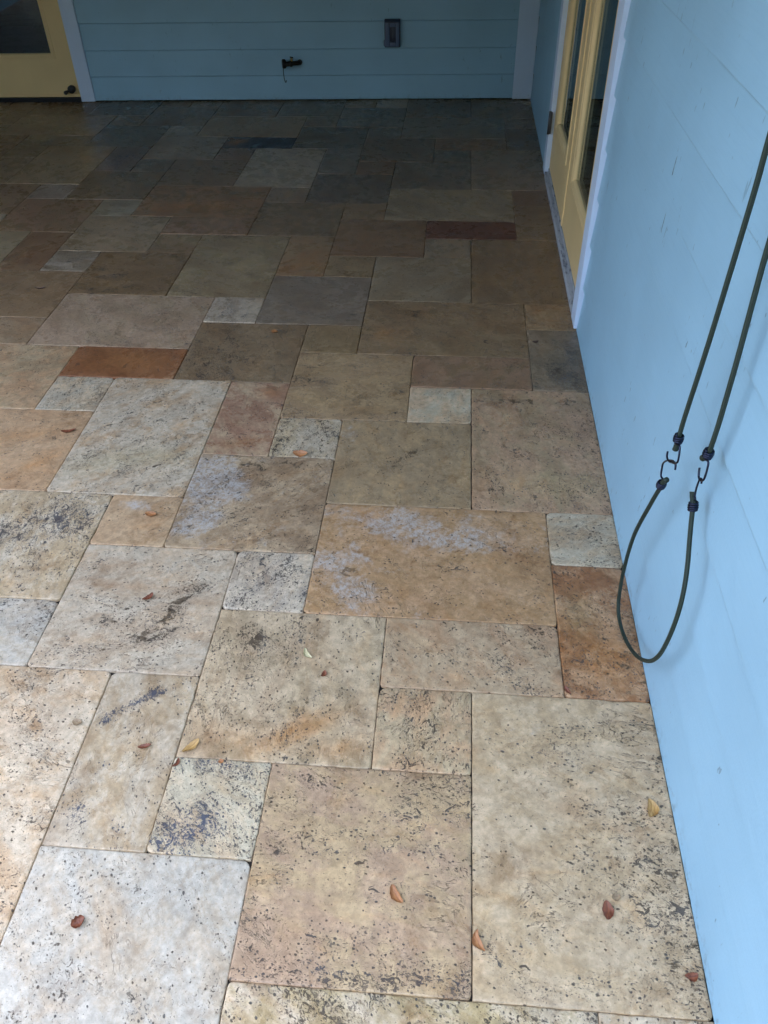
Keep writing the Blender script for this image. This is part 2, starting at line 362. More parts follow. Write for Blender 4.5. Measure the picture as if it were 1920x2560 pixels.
# (x, y) of a paver's corner in modules : body, second colour, amount of second colour, pits, bloom, blue ink
TILE = {
 (-2, -2): ('sand', 'white', .45, .75, .25, 0), (1, -1): ('peach', 'white', .5, .4, .3, 0), (-4, -1): ('kpale', 'kwhite', .55, .25, .3, 0),
 (-2, 0): ('greige', 'sand', .5, .50, .12, 0), (-6, 0): ('cream', 'white', .5, .42, .2, 0), (-7, 3): ('kpale', 'kwhite', .5, .6, .2, .1), (-3, 1): ('white', 'ivory', .4, .70, .2, .25),
 (0, 0): ('cream', 'ivory', .5, .24, .12, 0), (-4, 1): ('greige', 'kpale', .5, .15, .0, .15), (-1, 2): ('cream', 'peach', .45, .70, .1, 0),
 (-3, 2): ('greige', 'ivory', .5, .42, .2, 0), (-1, 3): ('peach', 'greige', .5, .45, .1, 0), (-5, 3): ('ivory', 'kpale', .5, .42, .2, 0),
 (1, 3): ('rust', 'peach', .50, .55, .38, 0), (-3, 4): ('pale', 'white', .5, .75, .2, .2), (-2, 4): ('gold', 'peach', .35, .18, .62, 0),
 (-8, 4): ('cream', 'pale', .4, .55, .1, .15), (-5, 5): ('gold', 'cream', .6, .15, .55, 0), (1, 5): ('pale', 'greige', .5, .35, .1, 0),
 (-4, 5): ('olive', 'greige', .45, .42, .55, 0), (-8, 6): ('cream', 'peach', .5, .3, .15, 0), (-2, 6): ('olive', 'tan', .4, .10, .15, 0),
 (-6, 6): ('cream', 'pale', .6, .52, .1, 0), (-3, 7): ('ivory', 'pale', .5, .92, .1, 0), (0, 6): ('sand', 'olive', .45, .38, .12, 0),
 (-4, 7): ('rose', 'greige', .45, .12, .35, 0), (-7, 8): ('pale', 'ivory', .5, .80, .1, .1), (-1, 8): ('pale', 'cream', .5, .08, .1, 0),
 (-9, 8): ('greige', 'peach', .5, .3, .15, 0), (-3, 8): ('olive', 'tan', .5, .60, .05, 0), (-7, 9): ('rust', 'peach', .30, .12, .2, 0),
 (-1, 9): ('brown', 'rose', .55, .40, .0, 0), (-5, 9): ('olive', 'brown', .45, .80, .0, 0), (1, 9): ('grey', 'dgrey', .5, .6, .05, 0),
 (-3, 10): ('brown', 'tan', .4, .4, .0, 0), (-8, 10): ('ivory', 'greige', .4, .35, .15, 0), (-2, 10): ('tan', 'brown', .55, .55, .05, 0),
 (-9, 10): ('greige', 'peach', .4, .3, .1, 0), (-5, 11): ('pale', 'white', .5, .3, .4, .3), (1, 11): ('orange', 'tan', .6, .4, 0, 0),
 (-10, 11): ('tan', 'brown', .5, .3, 0, 0), (-4, 11): ('mauve', 'grey', .3, .10, .22, 0), (-8, 12): ('walnut', 'brown', .45, .65, 0, 0),
 (-2, 12): ('olive', 'grey', .5, .25, .05, 0), (-9, 13): ('pale', 'grey', .5, .55, .1, 0), (-6, 12): ('sand', 'olive', .55, .60, .05, 0),
 (-3, 13): ('brown', 'tan', .4, .3, 0, 0), (0, 12): ('brown', 'dbrown', .5, .30, 0, 0), (-10, 13): ('walnut', 'brown', .5, .3, 0, 0),
 (-4, 13): ('orange', 'tan', .5, .15, 0, 0), (-7, 14): ('tan', 'brown', .5, .4, 0, 0), (-1, 14): ('grey', 'tan', .5, .3, 0, 0),
 (-9, 14): ('olive', 'greige', .5, .5, 0, 0), (-3, 14): ('brown', 'walnut', .5, .3, 0, 0), (-13, 15): ('pale', 'white', .5, .3, .1, 0),
 (-7, 15): ('walnut', 'rose', .5, .3, 0, 0), (-1, 15): ('red', 'walnut', .12, .15, 0, 0), (-11, 15): ('brown', 'rose', .5, .3, 0, 0),
 (-5, 15): ('dbrown', 'brown', .3, .2, 0, 0), (1, 15): ('brown', 'dbrown', .5, .2, 0, 0), (-9, 16): ('pale', 'grey', .5, .3, .1, 0),
 (-3, 16): ('tan', 'brown', .5, .3, 0, 0), (-14, 16): ('brown', 'tan', .5, .3, 0, 0), (-8, 16): ('walnut', 'orange', .5, .25, 0, 0),
 (-2, 16): ('sand', 'grey', .5, .35, 0, 0), (-11, 17): ('pale', 'mauve', .4, .1, .1, 0), (-5, 17): ('grey', 'tan', .5, .3, 0, 0),
 (1, 17): ('brown', 'dbrown', .5, .2, 0, 0), (-10, 17): ('dbrown', 'brown', .4, .2, 0, 0), (-4, 17): ('slate', 'dgrey', .4, .1, 0, .1),
 (-14, 18): ('olive', 'tan', .5, .3, 0, 0), (-8, 18): ('brown', 'dbrown', .5, .3, 0, 0), (-2, 18): ('dgrey', 'dbrown', .4, .1, 0, 0),
 (-12, 18): ('sand', 'gold', .4, .25, .05, 0), (-9, 19): ('grey', 'slate', .5, .4, 0, .3), (-6, 18): ('greige', 'pale', .45, .2, .1, 0),
 (-3, 19): ('walnut', 'dbrown', .4, .2, 0, 0), (0, 18): ('grey', 'brown', .4, .25, 0, 0), (-10, 19): ('mauve', 'slate', .5, .3, 0, .4),
 (-4, 19): ('cloud', 'slate', .4, .2, 0, .15), (-7, 20): ('mauve', 'dbrown', .5, .2, 0, 0), (-1, 20): ('slate', 'dgrey', .5, .1, 0, 0),
 (-9, 20): ('greige', 'grey', .5, .2, .1, 0), (-3, 20): ('dbrown', 'dgrey', .5, .2, 0, 0), (-13, 21): ('olive', 'slate', .4, .35, 0, .3),
 (-7, 21): ('ink', 'walnut', .18, .1, 0, .3), (-1, 21): ('orange', 'walnut', .6, .1, 0, 0), (-11, 21): ('dgrey', 'slate', .5, .2, 0, .1),
 (-5, 21): ('dgrey', 'slate', .5, .1, 0, 0), (1, 21): ('dbrown', 'slate', .5, .1, 0, 0), (-9, 22): ('pale', 'cloud', .5, .1, .1, .1),
 (-3, 22): ('grey', 'slate', .5, .1, 0, 0), (-14, 22): ('sand', 'olive', .5, .2, .05, 0), (-8, 22): ('sand', 'tan', .5, .2, 0, 0),
 (-2, 22): ('grey', 'cloud', .5, .2, 0, 0), (-5, 23): ('greige', 'grey', .5, .2, 0, 0), (-4, 23): ('slate', 'grey', .4, .1, 0, 0),
 (-2, 24): ('walnut', 'dgrey', .5, .2, 0, 0), (-8, 24): ('dgrey', 'brown', .5, .2, 0, 0), (-10, 23): ('olive', 'dbrown', .5, .2, 0, 0),
 (-14, 24): ('walnut', 'dbrown', .5, .2, 0, 0), (-15, 25): ('greige', 'tan', .5, .2, 0, 0), (-3, 25): ('pale', 'white', .5, .1, .1, 0),
 (0, 24): ('olive', 'dbrown', .5, .2, 0, 0), (-6, 24): ('grey', 'dgrey', .5, .2, 0, 0), (-12, 24): ('slate', 'dgrey', .5, .2, 0, 0)}
# stains with a place of their own: tile corner, centre (modules), radii, turn, {mask: amount}
# masks: w second colour, p pits, b bloom, i ink, o orange, k dark brown, y pale yellow
BLOB = [
 ((-3, 2), -1.75, 2.42, .42, .14, 30, {'o': 1.0}), ((-3, 2), -1.35, 2.2, .35, .10, 10, {'o': .7}), ((-3, 2), -2.5, 2.25, .35, .2, 0, {'o': .45}),
 ((-3, 2), -2.3, 3.6, .5, .25, 20, {'p': .5}), ((-3, 2), -2.7, 3.0, .35, .5, 0, {'p': .4}), ((-3, 2), -1.9, 2.75, .25, .08, 10, {'k': .6, 'p': .5}),
 ((-3, 1), -2.55, 1.3, .30, .22, 20, {'i': 1.0, 'p': .5}), ((-3, 1), -2.75, 1.12, .25, .12, 0, {'i': 1.0, 'p': .4}), ((-3, 1), -2.55, 1.93, .45, .08, 0, {'i': .8, 'p': .4}),
 ((-4, 1), -3.55, 2.66, .30, .06, 35, {'i': 1.1, 'p': 1.6}), ((-4, 1), -3.83, 2.4, .07, .06, 0, {'i': 1, 'p': 1.2}), ((-4, 1), -3.68, 1.85, .07, .07, 0, {'i': 1, 'p': 1.2}),
 ((-4, 1), -3.75, 1.35, .14, .10, 0, {'i': 1, 'p': .8}), ((-4, 1), -3.35, 1.25, .12, .07, 0, {'i': 1, 'p': .8}), ((-4, 1), -3.2, 1.5, .2, .05, 0, {'k': .5, 'p': .7}),
 ((-5, 3), -3.55, 3.95, .40, .13, 65, {'k': .9, 'p': .8}), ((-5, 3), -3.75, 3.5, .35, .10, 15, {'k': .8, 'p': .7}), ((-5, 3), -4.3, 3.72, .3, .07, -10, {'k': .5, 'p': .6, 'o': .3}),
 ((-5, 3), -4.3, 4.3, .6, .06, 0, {'o': .5, 'k': .3}), ((-5, 3), -4.4, 3.25, .35, .14, 0, {'k': .4, 'p': .8}), ((-5, 3), -3.3, 4.3, .3, .2, 20, {'p': .5}),
 ((-2, 0), -1.1, .12, .6, .10, 0, {'p': .6, 'i': .25}), ((-2, 0), -.3, 1.75, .5, .25, 0, {'p': .6}), ((-2, 0), -.2, .15, .3, .12, 0, {'p': .8, 'i': .25}),
 ((-2, 0), -1.85, 1.15, .12, .16, 0, {'k': .6, 'p': .4}), ((-2, 0), -.4, 1.25, .15, .1, 0, {'i': .5, 'p': .7}),
 ((0, 0), 1.5, 1.2, .45, .8, 20, {'p': .5}), ((0, 0), 1.1, 2.6, .3, .10, 20, {'k': .4, 'p': .5}), ((0, 0), .7, 2.3, .22, .10, 0, {'i': .5, 'p': .5}),
 ((0, 0), 1.0, 1.75, .12, .12, 0, {'o': .4}), ((0, 0), .6, 2.5, .9, .35, 10, {'b': .5}), ((0, 0), 1.7, .5, .25, .6, 0, {'k': .25, 'p': .45}),
 ((-4, -1), -2.8, .65, .2, .12, 0, {'p': .7, 'k': .3}), ((-4, -1), -3.5, .3, .25, .4, 20, {'p': .3}), ((-4, -1), -2.6, -.6, .9, .3, 20, {'b': .4}),
 ((-2, -2), -1.6, -.5, .6, .6, 0, {'p': .4, 'o': .15}), ((-2, -2), -.2, -.45, .4, .3, 0, {'b': .6}),
 ((-2, 4), -1.4, 5.75, .30, .15, 0, {'o': .35}), ((-2, 4), -.6, 5.5, 1.2, .3, -12, {'b': .5}), ((-2, 4), -1.6, 4.6, .4, .5, 20, {'b': .4}), ((-2, 4), .3, 4.7, .7, .4, 0, {'b': -.5}),
 ((-2, 6), -1.0, 7.05, .50, .07, 48, {'k': .7, 'p': .9, 'b': .3}), ((-2, 6), -1.85, 7.6, .25, .3, 0, {'b': .7}), ((-2, 6), -1.3, 6.1, .2, .1, -20, {'k': .5, 'p': .4}),
 ((-4, 5), -3.75, 6.5, .35, .45, 0, {'b': .8}), ((-4, 5), -3.3, 6.2, .25, .2, 0, {'b': .7}), ((-4, 5), -3.2, 6.75, .35, .14, 0, {'k': .7, 'p': .7}),
 ((-4, 5), -3.7, 5.5, .35, .35, 0, {'b': .6, 'p': .3}), ((-4, 5), -2.7, 6.85, .2, .08, 0, {'k': .5, 'p': .4}),
 ((-8, 4), -5.6, 5.4, .55, .55, 20, {'p': .75, 'i': .35}), ((-8, 4), -6.3, 4.9, .5, .2, 40, {'k': .4, 'p': .3}),
 ((-6, 6), -4.6, 6.2, .7, .12, 10, {'p': .5, 'k': .2}), ((-6, 6), -5.4, 6.7, .6, .25, 20, {'y': .5}), ((-6, 6), -4.6, 6.9, .5, .2, 0, {'y': .5}),
 ((-8, 6), -6.9, 7.3, .7, .16, 20, {'o': .45}), ((-8, 6), -6.4, 6.6, .4, .14, 50, {'o': .6}), ((-8, 6), -7.4, 6.7, .25, .12, 0, {'k': .5}),
 ((-5, 5), -4.6, 5.8, .25, .12, 0, {'b': .6}), ((-5, 5), -4.3, 5.45, .3, .2, 0, {'o': .3}),
 ((0, 6), .7, 7.3, .40, .14, -25, {'k': .8, 'p': .6}), ((0, 6), 1.6, 8.2, .3, .8, 0, {'k': .3, 'p': .3}), ((0, 6), .6, 8.6, .5, .2, 0, {'k': .35, 'i': .2}), ((0, 6), .5, 8.0, .3, .2, 0, {'i': .3}), ((0, 6), 1.2, 6.6, .9, .3, 0, {'y': .45}), ((0, 6), 1.6, 6.5, .2, .3, 0, {'i': .25, 'p': .3}),
 ((1, 3), 1.2, 4.7, .4, .3, 0, {'w': -.3, 'b': .2}), ((1, 3), 1.5, 3.6, .4, .4, 0, {'o': .7, 'k': .25}), ((1, 3), 1.25, 4.2, .2, .3, 0, {'y': .5}), ((1, 3), 1.5, 4.4, .25, .2, 0, {'k': .3, 'p': .3}),
 ((1, 9), 1.5, 9.4, .4, .3, 20, {'k': .5, 'p': .5}), ((1, 5), 1.55, 5.6, .3, .2, 0, {'k': .4, 'p': .3}),
 ((-2, 10), -1.1, 11.5, .5, .22, -10, {'k': .7, 'p': .6, 'o': .3}), ((-2, 10), -1.5, 10.7, .4, .25, 0, {'o': .4}), ((-2, 10), .5, 11.1, .4, .2, 0, {'k': .4, 'o': .2}),
 ((-4, 7), -3.3, 8.7, .2, .15, 0, {'o': .5}), ((-4, 7), -3.5, 7.3, .4, .1, 15, {'o': .4, 'k': .3}), ((-7, 9), -6.0, 9.5, .8, .4, 0, {'w': -.6, 'o': .4}),
 ((-3, 4), -2.7, 4.3, .25, .3, 0, {'p': .4}), ((-5, 9), -4.2, 9.4, .6, .3, 0, {'p': .3}), ((-1, 2), -.4, 2.35, .25, .2, 0, {'p': .3, 'o': .15}),
 ((-6, 0), -4.6, 1.8, .3, .12, 20, {'k': .4, 'p': .5}), ((-6, 0), -4.9, 2.7, .5, .15, 45, {'k': .2, 'p': .4}), ((-6, 0), -5.2, 2.1, .7, .35, 30, {'o': .25}),
 ((-4, 13), -3.5, 13.5, .4, .3, 0, {'o': .4}), ((-8, 16), -6.8, 16.7, 1.0, .25, 0, {'o': .6}), ((-5, 11), -4.5, 11.3, .3, .2, 0, {'i': .4, 'p': .4}),
 ((-13, 21), -11.5, 21.4, .5, .25, 0, {'i': .9, 'p': .6}), ((-10, 19), -9.5, 20.0, .35, .5, 0, {'i': .9, 'p': .6}), ((-7, 21), -6.7, 21.5, .25, .3, 0, {'o': .8, 'w': .6}),
 ((-1, 21), .3, 21.4, .5, .3, 0, {'o': .3}), ((-8, 12), -7.2, 12.8, .5, .4, 0, {'p': .3})]

WARM = np.array((1.16, .965, .755))
C.update(kwhite=(.44, .47, .485), kpale=(.47, .455, .415))
def build_patio():
    V, F, A1, B1, OFF, ANG, MASK, INK, SCAB = [], [], [], [], [], [], [], [], []
    base = 0
    tiles = []
    for (a, b, c, d) in CELL:
        for i in range(-4, 2):
            for j in range(-2, 6):
                x0, x1, y0, y1 = a + 6 * i, b + 6 * i, c + 6 * j, d + 6 * j
                if x0 >= 1.8 or x1 < -20 or y0 >= 26 or y1 < -5: continue
                tiles.append((x0, x1, y0, y1))
    tiles.sort(key=lambda t: (t[2], t[0]))
    names = list(C)
    for (x0, x1, y0, y1) in tiles:
        key = (x0, y0)
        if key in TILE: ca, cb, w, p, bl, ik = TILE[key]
        else:
            ca = random.choice(['olive', 'tan', 'brown', 'greige', 'grey', 'sand', 'dbrown']); cb = random.choice(['tan', 'brown', 'greige', 'olive'])
            w, p, bl, ik = random.uniform(.3, .6), random.uniform(.1, .5), 0, 0
        x1c = min(x1, 1.905); y1c = min(y1, 26.25)
        gx0, gx1, gy0, gy1 = [random.uniform(.0003, .0009) for _ in range(4)]
        if x0 == 0 or random.random() < .12: gx0 += .0009
        X0, X1, Y0, Y1 = x0 * U + gx0, x1c * U - gx1, y0 * U + gy0, y1c * U - gy1
        near = y0 < 12
        step = .016 if y0 < 10 else (.03 if y0 < 20 else .05)
        def lin(lo, hi):
            n = max(2, int((hi - lo - .02) / step))
            return np.array([lo, lo + .0012, lo + .0035, *np.linspace(lo + .010, hi - .010, n), hi - .0035, hi - .0012, hi])
        xs, ys = lin(X0, X1), lin(Y0, Y1)
        gx, gy = np.meshgrid(xs, ys)
        nx, ny = len(xs), len(ys)
        dE = np.minimum(np.minimum(gx - X0, X1 - gx), np.minimum(gy - Y0, Y1 - gy))
        z = np.where(dE < .0006, -.0016, np.where(dE < .002, -.0004, 0.0))
        z = z + random.uniform(-.0013, .0013)
        ph = rng.uniform(0, 6, 6)
        z = z + .0003 * np.sin(gx * 31 + ph[0]) * np.cos(gy * 27 + ph[1])
        # uneven tumbled edges and knocked corners
        ex = .0006 * (np.sin(gy * 190 + ph[2]) + np.sin(gy * 83 + ph[3])); ey = .0006 * (np.sin(gx * 170 + ph[4]) + np.sin(gx * 71 + ph[5]))
        fx = np.clip(1 - np.minimum(gx - X0, X1 - gx) / .006, 0, 1); fy = np.clip(1 - np.minimum(gy - Y0, Y1 - gy) / .006, 0, 1)
        hx, hy = gx + ex * fx * .5, gy + ey * fy * .5
        bite = np.zeros_like(gx)
        for _ in range(random.randint(2, 6)):      # chipped spots along the edges
            sx_ = random.choice([(X0, random.uniform(Y0, Y1)), (X1, random.uniform(Y0, Y1)), (random.uniform(X0, X1), Y0), (random.uniform(X0, X1), Y1)])
            rb = random.uniform(.006, .020)
            bite = np.maximum(bite, np.exp(-(((gx - sx_[0]) / rb) ** 2 + ((gy - sx_[1]) / rb) ** 2)))
        z = z - .0035 * bite * np.clip(1 - dE / .006, 0, 1)
        for cx, cy, sx, sy in ((X0, Y0, 1, 1), (X1, Y0, -1, 1), (X0, Y1, 1, -1), (X1, Y1, -1, -1)):
            rad = random.choice([.001, .002, .003, .004, .006, .008, .013])
            dx, dy = np.abs(gx - cx), np.abs(gy - cy)
            k = np.clip(1 - (dx + dy) / rad, 0, 1)
            hx = hx + sx * k * rad * .38; hy = hy + sy * k * rad * .38; z = z - k * .0022
        v = np.stack([hx, hy, z], -1).reshape(-1, 3)
        idx = np.arange(nx * ny).reshape(ny, nx)
        f = np.stack([idx[:-1, :-1], idx[:-1, 1:], idx[1:, 1:], idx[1:, :-1]], -1).reshape(-1, 4)
        ring = np.concatenate([idx[0, :], idx[1:, -1], idx[-1, :-1][::-1], idx[1:-1, 0][::-1]])
        low = v[ring].copy(); low[:, 2] = -.02
        nb = len(v); li = nb + np.arange(len(ring))
        rn = np.roll(ring, -1); ln = np.roll(li, -1)
        f2 = np.stack([ring, li, ln, rn], -1)
        v = np.concatenate([v, low]); f = np.concatenate([f, f2])
        n = len(v)
        ccA, ccB = np.array(C[ca]), np.array(C[cb])
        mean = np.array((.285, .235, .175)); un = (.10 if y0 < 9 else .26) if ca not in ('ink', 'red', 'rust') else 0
        far_dim = 1.0 if y0 < 9 else .80      # further in, colour darkened for the porch's light falloff and for damp stone
        ccA, ccB = (ccA * (1 - un) + mean * un) * WARM * far_dim, (ccB * (1 - un) + mean * un) * WARM * far_dim
        jit = 1 + rng.uniform(-.05, .05, 3)
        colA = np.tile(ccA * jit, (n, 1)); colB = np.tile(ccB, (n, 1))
        m = dict(w=np.full(n, w), p=np.full(n, p), b=np.full(n, bl), i=np.full(n, ik * .6), o=np.zeros(n), k=np.zeros(n), y=np.zeros(n))
        for kk, bx, by, rx, ry, an, am in BLOB:
            if kk != key: continue
            dx, dy = v[:, 0] / U - bx, v[:, 1] / U - by
            ca_, sa_ = math.cos(R(an)), math.sin(R(an))
            e = ((dx * ca_ + dy * sa_) / rx) ** 2 + ((-dx * sa_ + dy * ca_) / ry) ** 2
            wgt = np.exp(-e * .9) * (1 + .35 * np.sin(v[:, 0] * 120 + 3 * by) * np.sin(v[:, 1] * 140 + bx))
            for q_, a_ in am.items(): m[q_] = m[q_] + wgt * a_
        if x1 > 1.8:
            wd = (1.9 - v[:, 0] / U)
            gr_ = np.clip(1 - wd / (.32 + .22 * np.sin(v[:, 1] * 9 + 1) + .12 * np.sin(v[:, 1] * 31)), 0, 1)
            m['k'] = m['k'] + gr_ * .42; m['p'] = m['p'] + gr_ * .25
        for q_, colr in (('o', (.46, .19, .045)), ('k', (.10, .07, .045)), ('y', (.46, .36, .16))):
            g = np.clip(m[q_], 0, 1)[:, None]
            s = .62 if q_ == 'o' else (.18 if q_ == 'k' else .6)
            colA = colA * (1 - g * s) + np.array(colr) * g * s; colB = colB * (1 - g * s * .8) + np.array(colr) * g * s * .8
        V.append(v); F.append(f + base); base += n
        A1.append(colA); B1.append(colB); OFF.append(np.tile(rng.uniform(-40, 40, 3), (n, 1)))
        ANG.append(np.full(n, rng.uniform(0, 3.14))); MASK.append(np.stack([m['w'], m['p'], m['b']], -1)); INK.append(np.clip(m['i'], 0, 1)); SCAB.append(np.clip(m['k'], 0, 1.1))
    V = np.concatenate(V); F = np.concatenate(F)
    me = bpy.data.meshes.new("patio")
    me.vertices.add(len(V)); me.vertices.foreach_set("co", V.astype(np.float32).ravel())
    me.loops.add(F.size); me.loops.foreach_set("vertex_index", F.astype(np.int32).ravel())
    me.polygons.add(len(F)); me.polygons.foreach_set("loop_start", np.arange(0, F.size, 4, dtype=np.int32))
    me.update(calc_edges=True); me.validate()
    def fc(nm, arr):
        a = me.attributes.new(nm, 'FLOAT_COLOR', 'POINT')
        a.data.foreach_set("color", np.concatenate([arr, np.ones((len(arr), 1))], -1).astype(np.float32).ravel())
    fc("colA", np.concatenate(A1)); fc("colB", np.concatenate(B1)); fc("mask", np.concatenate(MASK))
    a = me.attributes.new("off", 'FLOAT_VECTOR', 'POINT'); a.data.foreach_set("vector", np.concatenate(OFF).astype(np.float32).ravel())
    a = me.attributes.new("ang", 'FLOAT', 'POINT'); a.data.foreach_set("value", np.concatenate(ANG).astype(np.float32))
    a = me.attributes.new("ink", 'FLOAT', 'POINT'); a.data.foreach_set("value", np.concatenate(INK).astype(np.float32))
    a = me.attributes.new("scab", 'FLOAT', 'POINT'); a.data.foreach_set("value", np.concatenate(SCAB).astype(np.float32))
    me.materials.append(M_trav); me.shade_smooth()
    o = bpy.data.objects.new("patio", me); link(o)
    return tag(o, kind='structure')
build_patio()
bm = bmesh.new(); box(bm, -4.2, .388, -1.3, 5.36, -.16, -.0085)
tag(mesh_obj("patio_bed", bm, M_joint), kind='structure')
bm = bmesh.new()
vs = [bm.verts.new(p) for p in ((-400, -400, -.15), (400, -400, -.15), (400, 400, -.15), (-400, 400, -.15))]; bm.faces.new(vs)
tag(mesh_obj("ground", bm, M_lawn), kind='structure')

# ---------------------------------------------------------------- house
house = tag(empty("house", (0.39, 5.33, 0)), "pale blue lap sided house with white trim and yellow glazed doors around the patio", "house")
BY0, BS = 5.334, 0.0431                       # back wall line: y = BY0 + BS * x
def back(bm):                                 # bring a part modelled against y = 0 onto the back wall line
    a = math.atan(BS); bm.transform(Matrix.Translation((0, BY0, 0)) @ Matrix.Rotation(a, 4, 'Z'))
def lap_profile(z0, first, pitch, top, tb=.010, tt=.001, back_=.09, gap=.0030, deep=.012):
    """points (offset out of the wall, height), going up the face then down the back"""
    pts = []; zb = z0; zt = first
    while zb < top:
        zt = min(zt, top)
        pts += [(tb - .0050, zb), (tb - .0018, zb + .0018), (tb, zb + .0060), (tt, zt - gap), (-deep, zt - gap + .0002), (-deep, zt - .0004)]
        zb = zt; zt += pitch
    return pts + [(-back_, top), (-back_, z0)]
def siding(name, prof, a, b, wall, mat, seg=.22):
    bm = bmesh.new(); n = max(1, int((b - a) / seg)); rings = []
    rr = random.Random(int(a * 1000) % 997)
    for i in range(n + 1):
        s = a + (b - a) * i / n; ring = []
        for (o, z) in prof:
            o2 = o + (rr.uniform(-.0006, .0006) if o > 0 else 0); z2 = z + (rr.uniform(-.0005, .0005) if o > .005 else 0)
            ring.append(bm.verts.new((WX - o2, s, z2) if wall == 'R' else (s, -o2, z2)))
        rings.append(ring)
    m = len(prof)
    for r0, r1 in zip(rings, rings[1:]):
        for k in range(m): bm.faces.new((r0[k], r0[(k + 1) % m], r1[(k + 1) % m], r1[k]))
    bm.faces.new(rings[0]); bm.faces.new(rings[-1][::-1])
    bmesh.ops.recalc_face_normals(bm, faces=bm.faces)
    if wall == 'B': back(bm)
    return mesh_obj(name, bm, mat, house)
WX = .399                                     # sheathing plane of the right wall, the laps stand 10 mm out
TOP = 2.38
pr_r = lap_profile(-.006, .158, .1585, TOP); pr_b = lap_profile(.006, .1475, .152, TOP, gap=.0016, deep=.004)
s = siding("siding_wall", pr_r, -1.6, 2.262, 'R', M_blue_r); s['label'] = "right wall of pale blue lap siding, near side"
s = siding("siding_wall", pr_r, 3.985, 5.36, 'R', M_blue_r); s['label'] = "short stretch of blue siding between glazed doors and corner"
s = siding("siding_wall", pr_b, -2.508, .268, 'B', M_blue_b); s['label'] = "shaded back wall of blue lap siding"
s = siding("siding_wall", lap_profile(2.12, 2.20, .1585, TOP), 2.262, 3.985, 'R', M_blue_r)
# foundation line, seen as the dark gap below the siding
bm = bmesh.new(); box(bm, WX + .004, WX + .10, -1.6, 5.40, -.1, .003); mesh_obj("foundation", bm, M_dark, house)
bm = bmesh.new(); box(bm, -4.3, .5, .0035, .12, -.1, .004); back(bm); mesh_obj("foundation", bm, M_dark, house)
# corner board
bm = bmesh.new(); box(bm, .268, .392, -.020, .05, .004, TOP, .0015); back(bm); mesh_obj("corner_board", bm, M_white, house)
# framing behind the siding, so that the walls are closed
for (a, b, c, d) in ((-1.6, 2.262, 0, TOP), (3.985, 5.9, 0, TOP), (2.262, 3.985, 2.13, TOP)):
    bm = bmesh.new(); box(bm, WX + .02, WX + .20, a, b, c + .002, d); mesh_obj("wall_framing", bm, M_dark, house)
for (a, b, c) in ((-4.45, -3.661, 0), (-2.508, .41, 0), (-3.661, -2.508, 2.13)):
    bm = bmesh.new(); box(bm, a, b, .02, .20, c + .002, TOP); back(bm); mesh_obj("wall_framing", bm, M_dark, house)
# casings right wall
for (a, b) in ((2.263, 2.362), (3.882, 3.984)):
    bm = bmesh.new(); box(bm, .3775, .47, a, b, .012 if a > 3 else .004, 2.12, .0015); mesh_obj("door_casing", bm, M_white, house)
bm = bmesh.new(); box(bm, .3775, .47, 2.262, 3.985, 2.121, 2.22, .0015); mesh_obj("door_casing", bm, M_white, house)
# casings back wall door
for (a, b) in ((-2.601, -2.509), (-3.66, -3.567)):
    bm = bmesh.new(); box(bm, a, b, -.020, .07, .003, 2.12, .0015); back(bm); mesh_obj("door_casing", bm, M_white, house)
bm = bmesh.new(); box(bm, -3.66, -2.509, -.020, .07, 2.121, 2.22, .0015); back(bm); mesh_obj("door_casing", bm, M_white, house)
siding("siding_wall", pr_b, -4.3, -3.661, 'B', M_blue_b)
siding("siding_wall", lap_profile(2.221, 2.28, .152, TOP), -3.66, -2.509, 'B', M_blue_b)

def door_leaf(u0, u1, z0, z1, st_l, st_r, rail_b, rail_t, place, label, bead_d=.020, glass_in=.013, thick=.044):
    """glazed leaf in the plane (u, depth, z); depth grows into the wall; place() turns (u, d, z) into the world"""
    def pb(bm): place(bm)
    g0, g1, h0, h1 = u0 + st_l, u1 - st_r, z0 + rail_b, z1 - rail_t
    bm = bmesh.new()
    box(bm, u0, g0, 0, thick, z0, z1, .0015); box(bm, g1, u1, 0, thick, z0, z1, .0015)
    box(bm, g0 - .001, g1 + .001, .0006, thick - .001, z0, h0, 0); box(bm, g0 - .001, g1 + .001, .0006, thick - .001, h1, z1, 0)
    place(bm); leaf = mesh_obj("glazed_door", bm, M_gold, house); leaf['label'] = label
    # raised bead round the glass: a small moulded section swept round the opening
    bm = bmesh.new(); w = .042
    prof = [(-.014, .001), (-.013, -.003), (-.008, -.0045), (-.002, -.0035), (.002, -.0005), (.010, .0005), (.014, .004), (.018, glass_in - .002), (.020, glass_in + .004), (-.014, glass_in + .004)]
    loops = []
    for (o, d) in prof:
        loops.append([bm.verts.new(p) for p in ((g0 + o, d, h0 + o), (g1 - o, d, h0 + o), (g1 - o, d, h1 - o), (g0 + o, d, h1 - o))])
    for A_, B_ in zip(loops, loops[1:] + loops[:1]):
        for k in range(4): bm.faces.new((A_[k], A_[(k + 1) % 4], B_[(k + 1) % 4], B_[k]))
    bmesh.ops.recalc_face_normals(bm, faces=bm.faces); place(bm); mesh_obj("glazing_bead", bm, M_gold, leaf)
    bm = bmesh.new(); box(bm, g0 + .01, g1 - .01, glass_in + .001, glass_in + .007, h0 + .01, h1 - .01); place(bm); mesh_obj("glass_pane", bm, M_glass, leaf)
    return leaf
